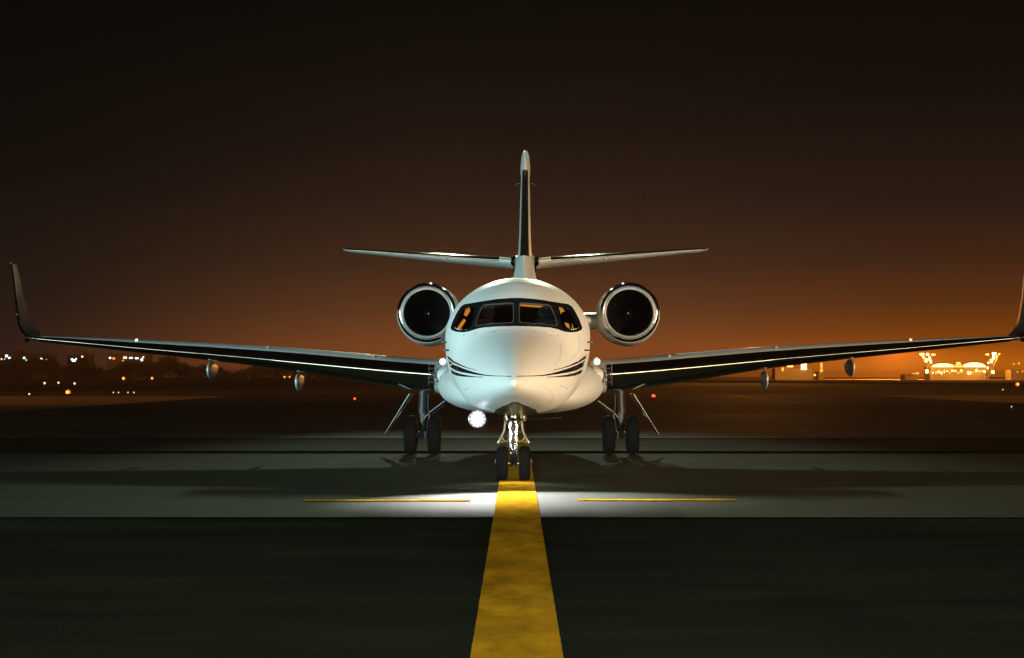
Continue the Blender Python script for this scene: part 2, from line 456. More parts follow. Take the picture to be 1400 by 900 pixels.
while x < 9.46:
    wsec.append(((x, smooth_tab(WT, x, 1), smooth_tab(WT, x, 2)), smooth_tab(WT, x, 3), smooth_tab(WT, x, 4) * .93, smooth_tab(WT, x, 5) * .93, (-.08, .997))); x += .205
wl = [((9.45, 31.33, 2.15), 1.38, .07, .05, 5), ((9.62, 31.42, 2.175), 1.34, .065, .05, 18), ((9.76, 31.52, 2.23), 1.28, .06, .045, 38), ((9.87, 31.64, 2.33), 1.2, .055, .04, 58), ((9.95, 31.78, 2.47), 1.1, .05, .035, 72), ((10.0, 31.95, 2.65), .98, .045, .03, 78), ((10.11, 32.3, 3.05), .78, .035, .025, 79), ((10.21, 32.65, 3.45), .6, .028, .02, 79), ((10.275, 32.85, 3.68), .48, .022, .016, 79), ((10.29, 32.93, 3.73), .40, .012, .01, 79)]
wls = [(p, c * (1 - .25 * min(1, max(0, (p[2] - 2.2) / .6))), u, l, (-sin(math.radians(a)), cos(math.radians(a)))) for p, c, u, l, a in wl]
WLS = wls
for mm in (False, True):
    lean = .20 if mm else 0     # the two tips flex differently: the left one leans out more
    wls = [((p[0] + lean * max(0, p[2] - 2.2) / 1.5, p[1], p[2]), c, u, l, nn) for p, c, u, l, nn in WLS]
    wing = loft(wsec, n=24).build('wing', M['paint'], jet, mirror=mm, angle=50)
    loft(wsec[1:], x1u=.055, x1l=.34, off=.004, n=22).build('leading_edge', M['chrome'], wing, mirror=mm, angle=60)
    loft(wls, n=20).build('winglet', M['wl'], wing, mirror=mm, angle=60)
    loft(wls, x1u=.05, x1l=.05, off=.003, n=8).build('winglet_edge', M['chrome'], wing, mirror=mm, angle=60)
    # root panel with the recognition lamp glass
    for k in range(4):
        b = MB(); b.box((1.49, 27.19 - D0, 1.33 + k * .075), (.075, .03, .03)); b.build('root_vent_slat', M['dark'], wing, mirror=mm, smooth=False)
    b = MB(); b.box((1.44, 27.22 - D0, 1.44), (.012, .06, .36)); b.box((1.54, 27.24 - D0, 1.45), (.012, .06, .36)); b.build('root_panel_trim', M['chrome'], wing, mirror=mm, smooth=False)
    # lamp at the wing root
    lp = MB(); lp.ell((1.27, 26.62 - D0, 1.665), (.045, .05, .045), 16, 10); lp.build('root_lamp', M['lamp_s'], wing, mirror=mm)
    sh = MB(); sh.lathe([(0, .052), (.02, .06), (.12, .07), (.2, .06), (.2, .02), (.02, .05)], (1.27, 26.62 - D0, 1.665), 'y', 20); sh.build('root_lamp_housing', M['paint'], wing, mirror=mm)
    # flap track pods
    for xx, D, z in ((4.18, 30.2, 1.36), (5.98, 30.95, 1.58)) if mm else ((4.55, 30.35, 1.40), (6.30, 31.1, 1.63)):
        p = MB(); prof = []; v_ = []; f_ = []; N = 20; L = 1.05
        for i in range(N + 1):
            t = i / N; y = D - D0 - .35 + L * t; r = math.sin(PI * t ** .75) ** .7 if 0 < t < 1 else 0
            for k in range(16):
                th = 2 * PI * k / 16; v_.append((xx + .056 * r * cos(th), y, z - .02 + .02 * t + r * (.20 if sin(th) < 0 else .14) * sin(th)))
        for i in range(N):
            for k in range(16): k2 = (k + 1) % 16; f_.append((i * 16 + k, i * 16 + k2, (i + 1) * 16 + k2, (i + 1) * 16 + k))
        p.add(v_, f_).build('flap_fairing', M['satin'], wing, mirror=mm)
    # wing-top tabs and static wicks, tip lamp
    for xx in (2.6, 4.6, 7.3):
        b = MB(); D = smooth_tab(WT, xx, 1); z = smooth_tab(WT, xx, 2); c = smooth_tab(WT, xx, 3); u = smooth_tab(WT, xx, 4) * .93
        b.box((xx, D - D0 + .12 * c, z + u * yt(.12) + .012), (.05, .05, .04)); b.build('wing_tab', M['steel'], wing, mirror=mm, smooth=False)
    b = MB(); b.ell((9.66, 31.36 - D0, 2.13), (.045, .12, .04), 14, 8); b.build('tip_lamp', M['glass'] if False else M['steel'], wing, mirror=mm)
    b = MB(); b.tube([(8.6, 31.45 - D0, 2.02), (9.2, 31.7 - D0, 2.075)], .008, 6); b.build('static_rod', M['steel'], wing, mirror=mm)
    b = MB(); b.ell((9.99 + lean * .3, 31.95 - D0, 2.66), (.018, .018, .018), 8, 6); b.build('tip_stud', M['steel'], wing, mirror=mm)
    b = MB(); b.ell((10.28 + lean, 32.85 - D0, 3.74), (.018, .018, .018), 8, 6); b.build('tip_stud', M['steel'], wing, mirror=mm)

# ---- tail fin
fsec = []
for z, D, c, t in ((2.80, 33.6, 6.2, .20), (3.3, 34.55, 5.3, .185), (3.8, 35.3, 4.6, .165), (4.1, 35.7, 4.2, .155), (4.6, 36.25, 3.7, .135), (5.2, 36.85, 3.15, .122), (5.8, 37.45, 2.65, .11), (6.3, 37.95, 2.25, .10)):
    fsec.append(((0, D, z), c, t, t, (1, 0)))
fin = loft(fsec, n=22).build('tail_fin', M['paint'], jet, angle=60)
loft([s for s in fsec if s[0][2] > 4.05], x1u=.055, x1l=.055, off=.004, n=14).build('fin_edge', M['brushed'], fin, angle=60)
capz = []
for z, D, c, t in ((6.29, 37.86, 2.5, .118), (6.5, 38.05, 2.3, .112), (6.65, 38.2, 2.1, .10), (6.76, 38.34, 1.9, .083), (6.83, 38.5, 1.6, .055), (6.85, 38.65, 1.3, .02)):
    capz.append(((0, D, z), c, t, t, (1, 0)))
loft(capz, n=16).build('fin_cap', M['paint'], fin, angle=60)
bl = []
for z, D, c, t in ((2.7, 33.9, 5, .36), (3.3, 34.9, 4.2, .30), (3.7, 35.5, 3.7, .25), (4.0, 36.0, 3.3, .20), (4.35, 36.5, 3.0, .145)): bl.append(((0, D, z), c, t, t, (1, 0)))
loft(bl, n=16).build('fin_root_fairing', M['paint'], fin, angle=60)
for mm in (False, True):
    b = MB(); b.tube([(.09, 38.0 - D0, 5.97), (.20, 38.0 - D0, 5.98), (.23, 37.95 - D0, 5.92)], [.02, .018, .01], 8); b.build('fin_antenna', M['steel'], fin, mirror=mm)
    ssec = []
    for x, D, z, c, t in ((.12, 37.0, 4.05, 2.3, .10), (.6, 37.25, 4.115, 2.15, .105), (1.5, 37.7, 4.20, 1.85, .095), (2.6, 38.25, 4.32, 1.5, .075), (3.6, 38.75, 4.43, 1.15, .055), (4.25, 39.07, 4.50, .95, .045), (4.42, 39.2, 4.525, .8, .03), (4.46, 39.35, 4.53, .5, .01)):
        ssec.append(((x, D, z), c, t, t * 1.1, (-.1, .995)))
    hs = loft(ssec, n=18).build('stabilizer', M['paint'], jet, mirror=mm, angle=60)
    loft(ssec[1:7], x1u=.30, x1l=.004, off=.003, n=16).build('stabilizer_edge', M['chrome'], hs, mirror=mm, angle=60)
    b = MB(); b.ell((.22, 37.1 - D0, 4.07), (.12, .35, .13), 16, 10); b.tube([(.2, 36.6 - D0, 3.7), (.24, 36.7 - D0, 3.85), (.2, 36.9 - D0, 4.05)], .03, 8); b.build('stabilizer_fitting', M['chrome'], hs, mirror=mm)
    b = MB(); b.box((1.9, 37.86 - D0, 4.19), (.05, .05, .04)); b.build('stabilizer_tab', M['steel'], hs, mirror=mm, smooth=False)

# ---- engines
for mm in (False, True):
    ex, ez, ED = (2.17, 2.735, 33.0) if not mm else (1.97, 2.735, 33.0)
    prof = [(1.35, .46), (.9, .462), (.5, .468), (.18, .475)]
    outer = [(.06, .60), (.2, .632), (.5, .65), (1.0, .655), (1.8, .63), (2.6, .56), (3.3, .47), (3.6, .42), (3.6, .38), (2.9, .42), (1.35, .46)]
    c = (ex, ED - D0, ez - .025)
    nac = MB().lathe([(a, r) for a, r in outer] + [(.5, .50), (.12, .54)], c, 'y', 64).build('nacelle', M['paint'], jet, mirror=mm)
    lipc = (ex, ED - D0, ez)
    lip = []
    for i in range(17):
        a = -PI / 2 + PI * i / 16   # from inside round the front to outside
        t = i / 16
        lip.append((.125 - .125 * max(cos(a), 0) ** .8, .540 + (.068) * sin(a)))
    lip = [(.42, .469)] + lip + [(.24, .636), (.24, .60), (.42, .478)]
    MB().lathe(lip, (ex, ED - D0 - .02, ez - .012), 'y', 72).build('intake_lip', M['chrome'], nac, mirror=mm)
    MB().lathe([(.03, .473), (.006, .484), (-.004, .500), (.010, .519), (.05, .517), (.08, .476)], (ex, ED - D0 - .03, ez - .012), 'y', 72).build('lip_glint_ring', M['satin'], nac, mirror=mm)  # pale ring added to imitate the highlight round the intake lip
    MB().lathe([(.10, .481), (.6, .462), (1.3, .45), (1.3, .46), (.6, .478)], (ex, ED - D0, ez - .012), 'y', 48).build('intake_duct', M['intake'], nac, mirror=mm)
    fb = MB()
    for k in range(22):
        a = 2 * PI * k / 22; u = Vector((cos(a), 0, sin(a))); w = Vector((-sin(a), 0, cos(a)))
        C0 = Vector((ex, ED - D0 + .78, ez - .012)); rows = []
        for i in range(5):
            r = .12 + .33 * i / 4; tw = math.radians(25 + 35 * i / 4); hwid = .045 + .03 * i / 4
            dv = w * cos(PI / 2 - tw) * hwid + Vector((0, 1, 0)) * sin(PI / 2 - tw) * hwid
            rows += [C0 + u * r - dv, C0 + u * r + dv]
        fb.add(rows, [(2 * i, 2 * i + 1, 2 * i + 3, 2 * i + 2) for i in range(4)])
    fb.build('fan_blades', M['blade'], nac, mirror=mm)
    MB().lathe([(.88, .001), (.88, .455), (.90, .455), (.90, .001)], (ex, ED - D0, ez - .012), 'y', 40).build('fan_backplate', M['intake'], nac, mirror=mm)
    MB().lathe([(.50, .001), (.515, .025), (.56, .06), (.64, .10), (.75, .13), (.86, .14), (.86, .001)], (ex, ED - D0, ez - .012), 'y', 32).build('spinner', M['spin'], nac, mirror=mm)
    b = MB(); b.ell((ex, ED - D0 + .50, ez - .008), (.014, .012, .014), 10, 8); b.build('spinner_glint', M['whitepart'], nac, mirror=mm)  # white bead painted in for the highlight on the spinner
    # pylon
    ps = []
    for xx, D, z, cc, t in ((.60, 33.25, 2.50, 3.2, .20), (1.05, 33.3, 2.56, 3.0, .185), (1.35, 33.35, 2.59, 2.8, .175), (ex - .45, 33.4, 2.60, 2.6, .17)): ps.append(((xx, D, z), cc, t, t, (-.1, .99)))
    py = loft(ps, n=18).build('engine_pylon', M['paint'], nac, mirror=mm, angle=60)
    b = MB(); b.box((ex, 34.2 - D0, ez - .66), (.02, .14, .06)); b.build('nacelle_drain', M['steel'], nac, mirror=mm, smooth=False)
    b = MB(); b.lathe([(-.012, .001), (-.012, .016), (.02, .016), (.02, .001)], (ex + .555, ED - D0 + .06, ez), 'y', 10); b.build('nacelle_probe', M['steel'], nac, mirror=mm)
    # strakes of the latch line
    b = MB(); b.box((ex - .1, 33.5 - D0, ez - .62), (.02, .5, .02)); b.build('latch_strake', M['steel'], nac, mirror=mm, smooth=False)

# ---- wheels
def tyre_prof(w, r, rim):
    h = w / 2; P = []
    for i in range(25):
        a = PI * i / 24; x = -h * cos(a); q = abs(sin(a)) ** .42; P.append((x, rim + (r - rim) * q))
    for gx in (): pass
    P2 = []
    for x, rr in P: P2.append((x, rr))
    P2 += [(h * .8, rim - .006), (-h * .8, rim - .006)]
    return P2
def wheel(parent, cx, D, r, w, mirror=False):
    c = (cx, D - D0, r)
    rim = r * .52
    P = tyre_prof(w, r, rim)
    MB().lathe(P, c, 'x', 56).build('tyre', M['rubber'], parent, mirror=mirror, angle=40)
    MB().lathe([(-w * .42, rim), (-w * .36, rim * .9), (-w * .2, rim * .8), (-w * .22, rim * .35), (-w * .45, rim * .3), (-w * .45, .001), (w * .45, .001), (w * .45, rim * .3), (w * .22, rim * .35), (w * .2, rim * .8), (w * .36, rim * .9), (w * .42, rim)], c, 'x', 36).build('wheel_rim', M['steel'], parent, mirror=mirror)
# nose gear: everything of it hangs on one leg
NX = -.035
ng = MB(); ng.tube([(NX, .02, 1.05), (NX, .02, .62)], .052, 20); ng.tube([(NX, .02, .64), (NX, .02, .60)], .066, 20); ng.tube([(NX, .02, .60), (NX, .02, .34)], .036, 20)
ng.tube([(NX - .155, .02, .24), (NX + .155, .02, .24)], .03, 14); ng.tube([(NX, .02, .36), (NX, .02, .20)], .045, 16)
leg = ng.build('nose_gear', M['steel'], jet)
for sx in (-1, 1):
    wheel(leg, NX + sx * .152, 22.02, .24, .155)
    b = MB(); b.tube([(NX + sx * .105, -.03, .90), (NX + sx * .115, -.05, .78), (NX + sx * .13, -.06, .68), (NX + sx * .175, -.07, .57), (NX + sx * .20, -.05, .52)], [.014, .016, .014, .02, .022], 10)
    b.tube([(NX + sx * .115, -.04, .84), (NX + sx * .09, -.07, .80), (NX + sx * .05, -.06, .76)], .012, 8)
    b.tube([(NX + sx * .20, -.05, .52), (NX + sx * .12, -.06, .545), (NX + sx * .055, -.05, .535)], .015, 8)
    b.tube([(NX + sx * .16, -.08, .60), (NX + sx * .13, -.08, .56), (NX + sx * .12, -.06, .545)], .012, 8)
    b.build('side_brace', M['brass'], leg)
    b = MB(); b.tube([(NX + sx * .03, -.07, .80), (NX + sx * .045, -.085, .70), (NX + sx * .03, -.09, .60), (NX + sx * .05, -.08, .50), (NX + sx * .035, -.07, .38)], .009, 8)
    b.tube([(NX + sx * .015, -.085, .85), (NX + sx * .06, -.08, .74), (NX + sx * .02, -.095, .66), (NX + sx * .055, -.085, .57), (NX + sx * .02, -.08, .44)], .007, 8)
    b.build('hydraulic_line', M['steel'], leg)
    b = MB(); b.box((NX + sx * .245, .0, .27), (.012, .05, .06)); b.build('axle_sensor', M['steel'], leg, smooth=False)
random.seed(3)
b = MB()
for i in range(150):
    z = random.uniform(.36, .86); wdt = .10 if .5 < z < .72 else .07 if z > .72 else .055
    x = NX + random.uniform(-wdt, wdt); y = -.055 - random.uniform(0, .04); r = random.uniform(.006, .014)
    if random.random() < .6: b.ell((x, y, z), (r, r, r), 8, 6)
    else:
        R = Matrix.Rotation(random.uniform(-1, 1), 3, 'Y') @ Matrix.Rotation(random.uniform(-.6, .6), 3, 'X'); b.box((x, y, z), (r * 2.4, r, r * 1.4), R)
b.build('strut_fittings', M['bright'], leg, smooth=False)
b = MB(); b.box((NX, -.03, .70), (.13, .07, .09)); b.box((NX, -.03, .575), (.16, .07, .05)); b.box((NX, -.03, .48), (.10, .06, .06)); b.build('strut_collar', M['steel'], leg, smooth=False)
b = MB()
for s2 in (-1, 1): b.tube([(NX + s2 * .045, -.06, .47), (NX, -.17, .38)], .012, 8); b.tube([(NX, -.17, .38), (NX + s2 * .04, -.04, .25)], .012, 8)
b.build('torque_link', M['dark'], leg)
b = MB(); b.box((NX, -.03, .31), (.11, .06, .10)); b.tube([(NX - .05, -.06, .36), (NX + .04, -.07, .22)], .014, 8); b.tube([(NX + .05, -.06, .35), (NX - .03, -.07, .2)], .014, 8); b.build('tow_fitting', M['dark'], leg)

# main gears
for mm in (False, True):
    GX = 1.805
    b = MB(); b.tube([(GX - .02, 7.5, 1.30), (GX, 7.5, .75)], .085, 20); b.tube([(GX, 7.5, .76), (GX, 7.5, .33)], .062, 18); b.tube([(GX - .24, 7.5, .355), (GX + .24, 7.5, .355)], .045, 14)
    b.box((GX, 7.5, .36), (.14, .16, .13))
    mg = b.build('main_gear', M['geardim'], jet, mirror=mm)
    for o in (-.215, .215): wheel(mg, GX + o, 29.5, .355, .225, mirror=mm)
    b = MB(); b.tube([(GX - .42, 7.35, .98), (GX - .15, 7.42, .78), (GX - .03, 7.46, .66)], [.03, .026, .03], 10); b.tube([(GX - .40, 7.3, .90), (GX - .18, 7.4, .74)], .014, 8); b.build('side_brace', M['dark'], mg, mirror=mm)
    b = MB(); b.tube([(GX - .11, 7.4, 1.1), (GX - .105, 7.39, .9), (GX - .13, 7.39, .7), (GX - .09, 7.4, .5), (GX - .1, 7.42, .4)], .012, 8); b.build('brake_hose', M['dark'], mg, mirror=mm)
    b = MB(); x0, z0, x1, z1 = GX + .22, 1.10, GX + .69, .35
    b.add([(x0 - .02, 7.25, z0), (x1, 7.62, z1), (x1, 7.80, z1), (x0 - .02, 8.15, z0), (x0 + .012, 7.25, z0 + .01), (x1 + .022, 7.62, z1 + .01), (x1 + .022, 7.80, z1 + .01), (x0 + .012, 8.15, z0 + .01)],
          [(0, 1, 2, 3), (4, 7, 6, 5), (0, 4, 5, 1), (1, 5, 6, 2), (2, 6, 7, 3), (3, 7, 4, 0)])
    b.build('gear_door', M['paint'], mg, mirror=mm, smooth=False)
    b = MB(); b.tube([(x0 - .015, 7.235, z0), (x1 + .01, 7.61, z1)], .012, 8); b.build('door_edge', M['chrome'], mg, mirror=mm)

# lit landing lamp under the chin
LX, LD, LZ = (653 - 706.5) / F * 21.75 + .01, 21.75, CAMZ - (573 - 515) / F * 21.75
LH = MB(); LH.lathe([(0, .113), (-.02, .115), (-.018, .122), (-.005, .125), (.05, .12), (.12, .08), (.16, .03), (.16, .001), (.12, .05), (.03, .082)], (LX, LD - D0, LZ), 'y', 32)
lh = LH.build('landing_light', M['steel'], jet)
def starburst_lens():  # halo falloff and flare spokes are put into the lens emission
    m = bpy.data.materials.new('starburst_lamp_lens'); m.use_nodes = True; t = m.node_tree; n = t.nodes; l = t.links; b = n['Principled BSDF']
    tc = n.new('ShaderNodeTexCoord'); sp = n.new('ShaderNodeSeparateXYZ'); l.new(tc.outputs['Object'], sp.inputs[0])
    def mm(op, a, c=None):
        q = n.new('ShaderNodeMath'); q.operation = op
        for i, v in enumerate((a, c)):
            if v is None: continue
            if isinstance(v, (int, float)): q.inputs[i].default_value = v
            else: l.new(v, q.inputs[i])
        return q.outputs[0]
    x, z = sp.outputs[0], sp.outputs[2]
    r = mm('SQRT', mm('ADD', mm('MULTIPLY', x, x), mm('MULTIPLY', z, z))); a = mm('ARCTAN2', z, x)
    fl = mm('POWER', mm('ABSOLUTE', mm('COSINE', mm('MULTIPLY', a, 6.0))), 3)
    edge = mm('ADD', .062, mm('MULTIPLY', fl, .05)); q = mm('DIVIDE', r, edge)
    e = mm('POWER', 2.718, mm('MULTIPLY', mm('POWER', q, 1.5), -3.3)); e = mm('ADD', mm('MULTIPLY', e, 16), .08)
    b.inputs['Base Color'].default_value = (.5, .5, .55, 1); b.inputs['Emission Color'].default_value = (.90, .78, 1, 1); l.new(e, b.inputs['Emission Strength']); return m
MB().lathe([(-.012, .001), (-.008, .06), (.012, .112), (.02, .112), (.02, .001)], (LX, LD - D0, LZ), 'y', 40).build('lamp_lens', starburst_lens(), lh, loc=(LX, LD - D0, LZ))
b = MB(); b.tube([(LX, LD - D0 + .08, LZ + .08), (LX + .03, LD - D0 + .12, LZ + .2)], .018, 8); b.build('lamp_bracket', M['steel'], lh)

# ================================================================== LIGHTS
def light(kind, name, loc, target, energy, col, size=.5, **k):
    l = bpy.data.lights.new(name, kind); l.energy = energy; l.color = col
    if kind == 'SPOT': l.shadow_soft_size = size; l.spot_size = math.radians(k.get('cone', 60)); l.spot_blend = k.get('blend', .5)
    if kind == 'AREA': l.shape = 'RECTANGLE'; l.size = size; l.size_y = k.get('sy', size)
    if kind == 'POINT': l.shadow_soft_size = size
    o = bpy.data.objects.new(name, l); COL.objects.link(o); o.location = loc
    if target is not None: o.rotation_euler = (Vector(target) - Vector(loc)).to_track_quat('-Z', 'Y').to_euler()
    return o
COOL = (.55, .93, 1.0); WARM = (1.0, .72, .44)
light('SPOT', 'cool_flood', (-19.5, 2.5, 1.2), (-3, 28, 2.3), 33000, COOL, .5, cone=42, blend=.6)
light('SPOT', 'warm_flood', (19.5, 2.5, 1.2), (3, 27, 2.1), 35000, WARM, .5, cone=40, blend=.6)
light('SPOT', 'cool_crown_fill', (-12, 0, 10.5), (-.2, 24.3, 2.7), 7000, COOL, .4, cone=9, blend=.9)  # added unseen spot that brightens the fuselage crown, left side
light('SPOT', 'warm_crown_fill', (12, 0, 10.5), (.2, 24.3, 2.7), 6000, WARM, .4, cone=8, blend=.9)  # added unseen spot that brightens the fuselage crown, right side
light('SPOT', 'rear_flood', (-5, 125, 24), (-2, 14.5, 0), 92000, (.80, 1, .68), .6, cone=8, blend=.9)
light('SPOT', 'rear_flood', (5, 125, 24), (2, 14.5, 0), 80000, (.80, 1, .68), .6, cone=8, blend=.9)
light('SPOT', 'foreground_fill', (0, -3, 10), (0, 10.5, 0), 4300, (1, .96, .70), .8, cone=50, blend=1)  # added unseen spot that brightens the foreground and centre line
light('AREA', 'side_fill_light', (43, 9, 4.5), (6, 29, 1.5), 4200, (1, .80, .46), 30, sy=5)  # unseen panel added for the bright line along the right leading edge
light('AREA', 'side_fill_light', (-43, 9, 4.5), (-6, 29, 1.5), 3800, (.85, 1, .80), 30, sy=5)  # same added panel for the left leading edge
light('AREA', 'front_fill_light', (0, -40, 7), (0, 28, 2), 1000, (.95, 1, .95), 22, sy=5)  # unseen panel added so the fin edge and intakes reflect something bright
lp = Vector((LX - .01, LD - .09, LZ - .01))
lb = light('SPOT', 'landing_beam', lp, (.12, 18.9, 0), 4600, (1, .98, .95), .05, cone=17, blend=1); lb.scale = (5.5, 1, 1)
light('SPOT', 'taxi_beam', (NX, D0 - .12, .80), (NX, 20.9, 0), 60, (1, .95, .85), .04, cone=100, blend=1)
SOD = (1, .33, .05)  # the orange spots are unseen fills added to light the far ground
light('SPOT', 'sodium_fill', (-115, 55, 14), (-45, 105, 0), 260000, SOD, 1.5, cone=50, blend=.8)
light('SPOT', 'sodium_fill', (125, 55, 14), (55, 108, 0), 300000, SOD, 1.5, cone=50, blend=.8)
light('SPOT', 'sodium_fill', (240, 250, 22), (150, 480, 0), 4500000, SOD, 2, cone=70, blend=.8)
light('SPOT', 'sodium_fill', (60, 420, 35), (15, 215, 0), 150000, SOD, 2, cone=48, blend=.9)
light('SPOT', 'sodium_fill', (-200, 180, 20), (-110, 330, 0), 500000, SOD, 2, cone=70, blend=.8)
for px_, py_, D_, P_ in ((1268, 485, 694, 22000), (1358, 485, 694, 22000), (1311, 492, 680, 16000), (1099, 496, 672, 16000), (1391, 500, 672, 4000), (170, 485, 680, 2500)):
    light('POINT', 'mast_glow_lamp', W(px_, py_, D_), None, P_, (1, .40, .06), .8)
light('SPOT', 'sodium_fill', (-240, 380, 20), (-150, 620, 5), 170000, SOD, 2, cone=90, blend=.8)  # added unseen fill on the tree line and left buildings
light('SPOT', 'sodium_fill', (170, 722, 18), (240, 1100, 0), 5000000, SOD, 2, cone=100, blend=.8)  # added unseen fill on the sheet beyond the terminal

# ================================================================== WORLD
w = bpy.data.worlds.new('World'); S.world = w; w.use_nodes = True; nt = w.node_tree
N = nt.nodes; L = nt.links; bg = N['Background']
geo = N.new('ShaderNodeTexCoord'); sep = N.new('ShaderNodeSeparateXYZ'); L.new(geo.outputs['Generated'], sep.inputs[0])
def math_(op, a, b=None, clamp=False):
    n = N.new('ShaderNodeMath'); n.operation = op; n.use_clamp = clamp
    for i, v in enumerate((a, b)):
        if v is None: continue
        if isinstance(v, (int, float)): n.inputs[i].default_value = v
        else: L.new(v, n.inputs[i])
    return n.outputs[0]
X, Y, Z = sep.outputs
az = math_('DIVIDE', X, math_('MAXIMUM', Y, .2))       # tan of the bearing off the runway axis
el = math_('ABSOLUTE', Z)
def ramp(v, stops, interp='EASE'):
    r = N.new('ShaderNodeValToRGB'); r.color_ramp.interpolation = interp; cr = r.color_ramp
    while len(cr.elements) > 1: cr.elements.remove(cr.elements[-1])
    for i, (p, c) in enumerate(stops):
        e = cr.elements[0] if i == 0 else cr.elements.new(p)
        e.position = p; e.color = (*c, 1)
    L.new(v, r.inputs[0]); return r.outputs[0]
def lin(r, g, b): return tuple(((c / 255 + .055) / 1.055) ** 2.4 if c > 10 else c / 255 / 12.92 for c in (r, g, b))
e4 = math_('MULTIPLY', el, 4.0, True)       # el .25 -> 1
#  photo rows: y=515 el 0; y=450 .029; y=400 .052; 300 .097; 200 .141; 100 .184; 0 .227
cen = ramp(e4, [(0, lin(146, 80, 34)), (.07, lin(134, 75, 36)), (.16, lin(99, 59, 32)), (.27, lin(68, 42, 26)), (.42, lin(46, 29, 20)), (.58, lin(30, 18, 13)), (.75, lin(17, 11, 8)), (1, lin(8, 5, 4))], 'LINEAR')
lef = ramp(e4, [(0, lin(42, 30, 27)), (.12, lin(34, 24, 20)), (.25, lin(27, 21, 16)), (.5, lin(15, 10, 8)), (.8, lin(7, 5, 4)), (1, lin(4, 3, 3))], 'LINEAR')
rig = ramp(e4, [(0, lin(215, 118, 12)), (.05, lin(172, 88, 12)), (.10, lin(128, 66, 14)), (.18, lin(92, 49, 20)), (.28, lin(63, 36, 20)), (.42, lin(40, 25, 18)), (.7, lin(18, 11, 8)), (1, lin(7, 4, 3))], 'LINEAR')
def mix(f, a, b):
    n = N.new('ShaderNodeMix'); n.data_type = 'RGBA'; L.new(f, n.inputs[0]); L.new(a, n.inputs[6]); L.new(b, n.inputs[7]); return n.outputs[2]
def ss(v, a, b):
    n = N.new('ShaderNodeMapRange'); n.interpolation_type = 'SMOOTHSTEP'; n.inputs[1].default_value = a; n.inputs[2].default_value = b; L.new(v, n.inputs[0]); return n.outputs[0]
c1 = mix(ss(az, -.34, -.02), lef, cen); c2 = mix(ss(az, .06, .26), c1, rig)
nz = N.new('ShaderNodeTexNoise'); nz.inputs['Scale'].default_value = 5; nz.inputs['Detail'].default_value = 4; L.new(geo.outputs['Generated'], nz.inputs['Vector'])
nf = N.new('ShaderNodeMapRange'); nf.inputs[3].default_value = .92; nf.inputs[4].default_value = 1.08; L.new(nz.outputs['Fac'], nf.inputs[0])
vm = N.new('ShaderNodeVectorMath'); vm.operation = 'SCALE'; L.new(c2, vm.inputs[0]); L.new(nf.outputs[0], vm.inputs['Scale'])
L.new(vm.outputs[0], bg.inputs[0]); bg.inputs[1].default_value = .92

# ================================================================== GROUND
def surf(name, hi, lo, scale=(1, 1, 1), rough=(.5, .75), spec=.4, bump=.25, fine=45, joints=None, crack=False):
    m = bpy.data.materials.new(name); m.use_nodes = True; t = m.node_tree; n = t.nodes; l = t.links; b = n['Principled BSDF']
    g = n.new('ShaderNodeNewGeometry'); mp = n.new('ShaderNodeMapping'); mp.inputs['Scale'].default_value = scale; l.new(g.outputs['Position'], mp.inputs[0])
    n1 = n.new('ShaderNodeTexNoise'); n1.inputs['Scale'].default_value = 1; n1.inputs['Detail'].default_value = 8; n1.inputs['Roughness'].default_value = .62; l.new(mp.outputs[0], n1.inputs['Vector'])
    n2 = n.new('ShaderNodeTexNoise'); n2.inputs['Scale'].default_value = fine; n2.inputs['Detail'].default_value = 2; l.new(g.outputs['Position'], n2.inputs['Vector'])
    ad = n.new('ShaderNodeMath'); ad.operation = 'MULTIPLY_ADD'; l.new(n2.outputs['Fac'], ad.inputs[0]); ad.inputs[1].default_value = .55; l.new(n1.outputs['Fac'], ad.inputs[2])
    mr = n.new('ShaderNodeMapRange'); mr.inputs[1].default_value = .55; mr.inputs[2].default_value = 1.0; l.new(ad.outputs[0], mr.inputs[0])
    mx = n.new('ShaderNodeMix'); mx.data_type = 'RGBA'; mx.inputs[6].default_value = (*lo, 1); mx.inputs[7].default_value = (*hi, 1); l.new(mr.outputs[0], mx.inputs[0])
    l.new(mx.outputs[2], b.inputs['Base Color'])
    rr = n.new('ShaderNodeMapRange'); rr.inputs[1].default_value = .3; rr.inputs[2].default_value = .7; rr.inputs[3].default_value = rough[0]; rr.inputs[4].default_value = rough[1]; l.new(n1.outputs['Fac'], rr.inputs[0]); l.new(rr.outputs[0], b.inputs['Roughness'])
    bp = n.new('ShaderNodeBump'); bp.inputs['Strength'].default_value = bump; bp.inputs['Distance'].default_value = .004; l.new(n2.outputs['Fac'], bp.inputs['Height']); l.new(bp.outputs[0], b.inputs['Normal'])
    b.inputs['Specular IOR Level'].default_value = spec
    return m
ASPH = surf('asphalt', (.032, .041, .032), (.015, .020, .0155), (.25, 1.2, 1), (.9, 1), .0)
FARA = surf('far_asphalt', (.042, .038, .034), (.026, .024, .022), (.05, .2, 1), (.7, .85), .12, bump=.1)
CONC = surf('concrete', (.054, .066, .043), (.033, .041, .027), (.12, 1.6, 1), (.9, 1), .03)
DIMC = surf('dimmed_concrete', (.013, .016, .0115), (.008, .010, .007), (.12, 1.6, 1), (.9, 1), .03)  # concrete tone darkened to cancel excess light from the rear floods
SAND = surf('dry_verge', (.42, .33, .22), (.25, .2, .13), (.03, .3, 1), (.8, .95), .2, fine=20)
GRASS = surf('short_grass', (.12, .10, .05), (.06, .05, .028), (.02, .1, 1), (.8, .95), .2, fine=12)
YEL = surf('yellow_marking', (.80, .44, .025), (.30, .155, .010), (3.5, 1.6, 1), (.95, 1), .0, fine=90)
YELF = surf('faded_yellow_marking', (.30, .20, .05), (.16, .11, .03), (2.5, 2.2, 1), (.5, .75), .4, fine=90)
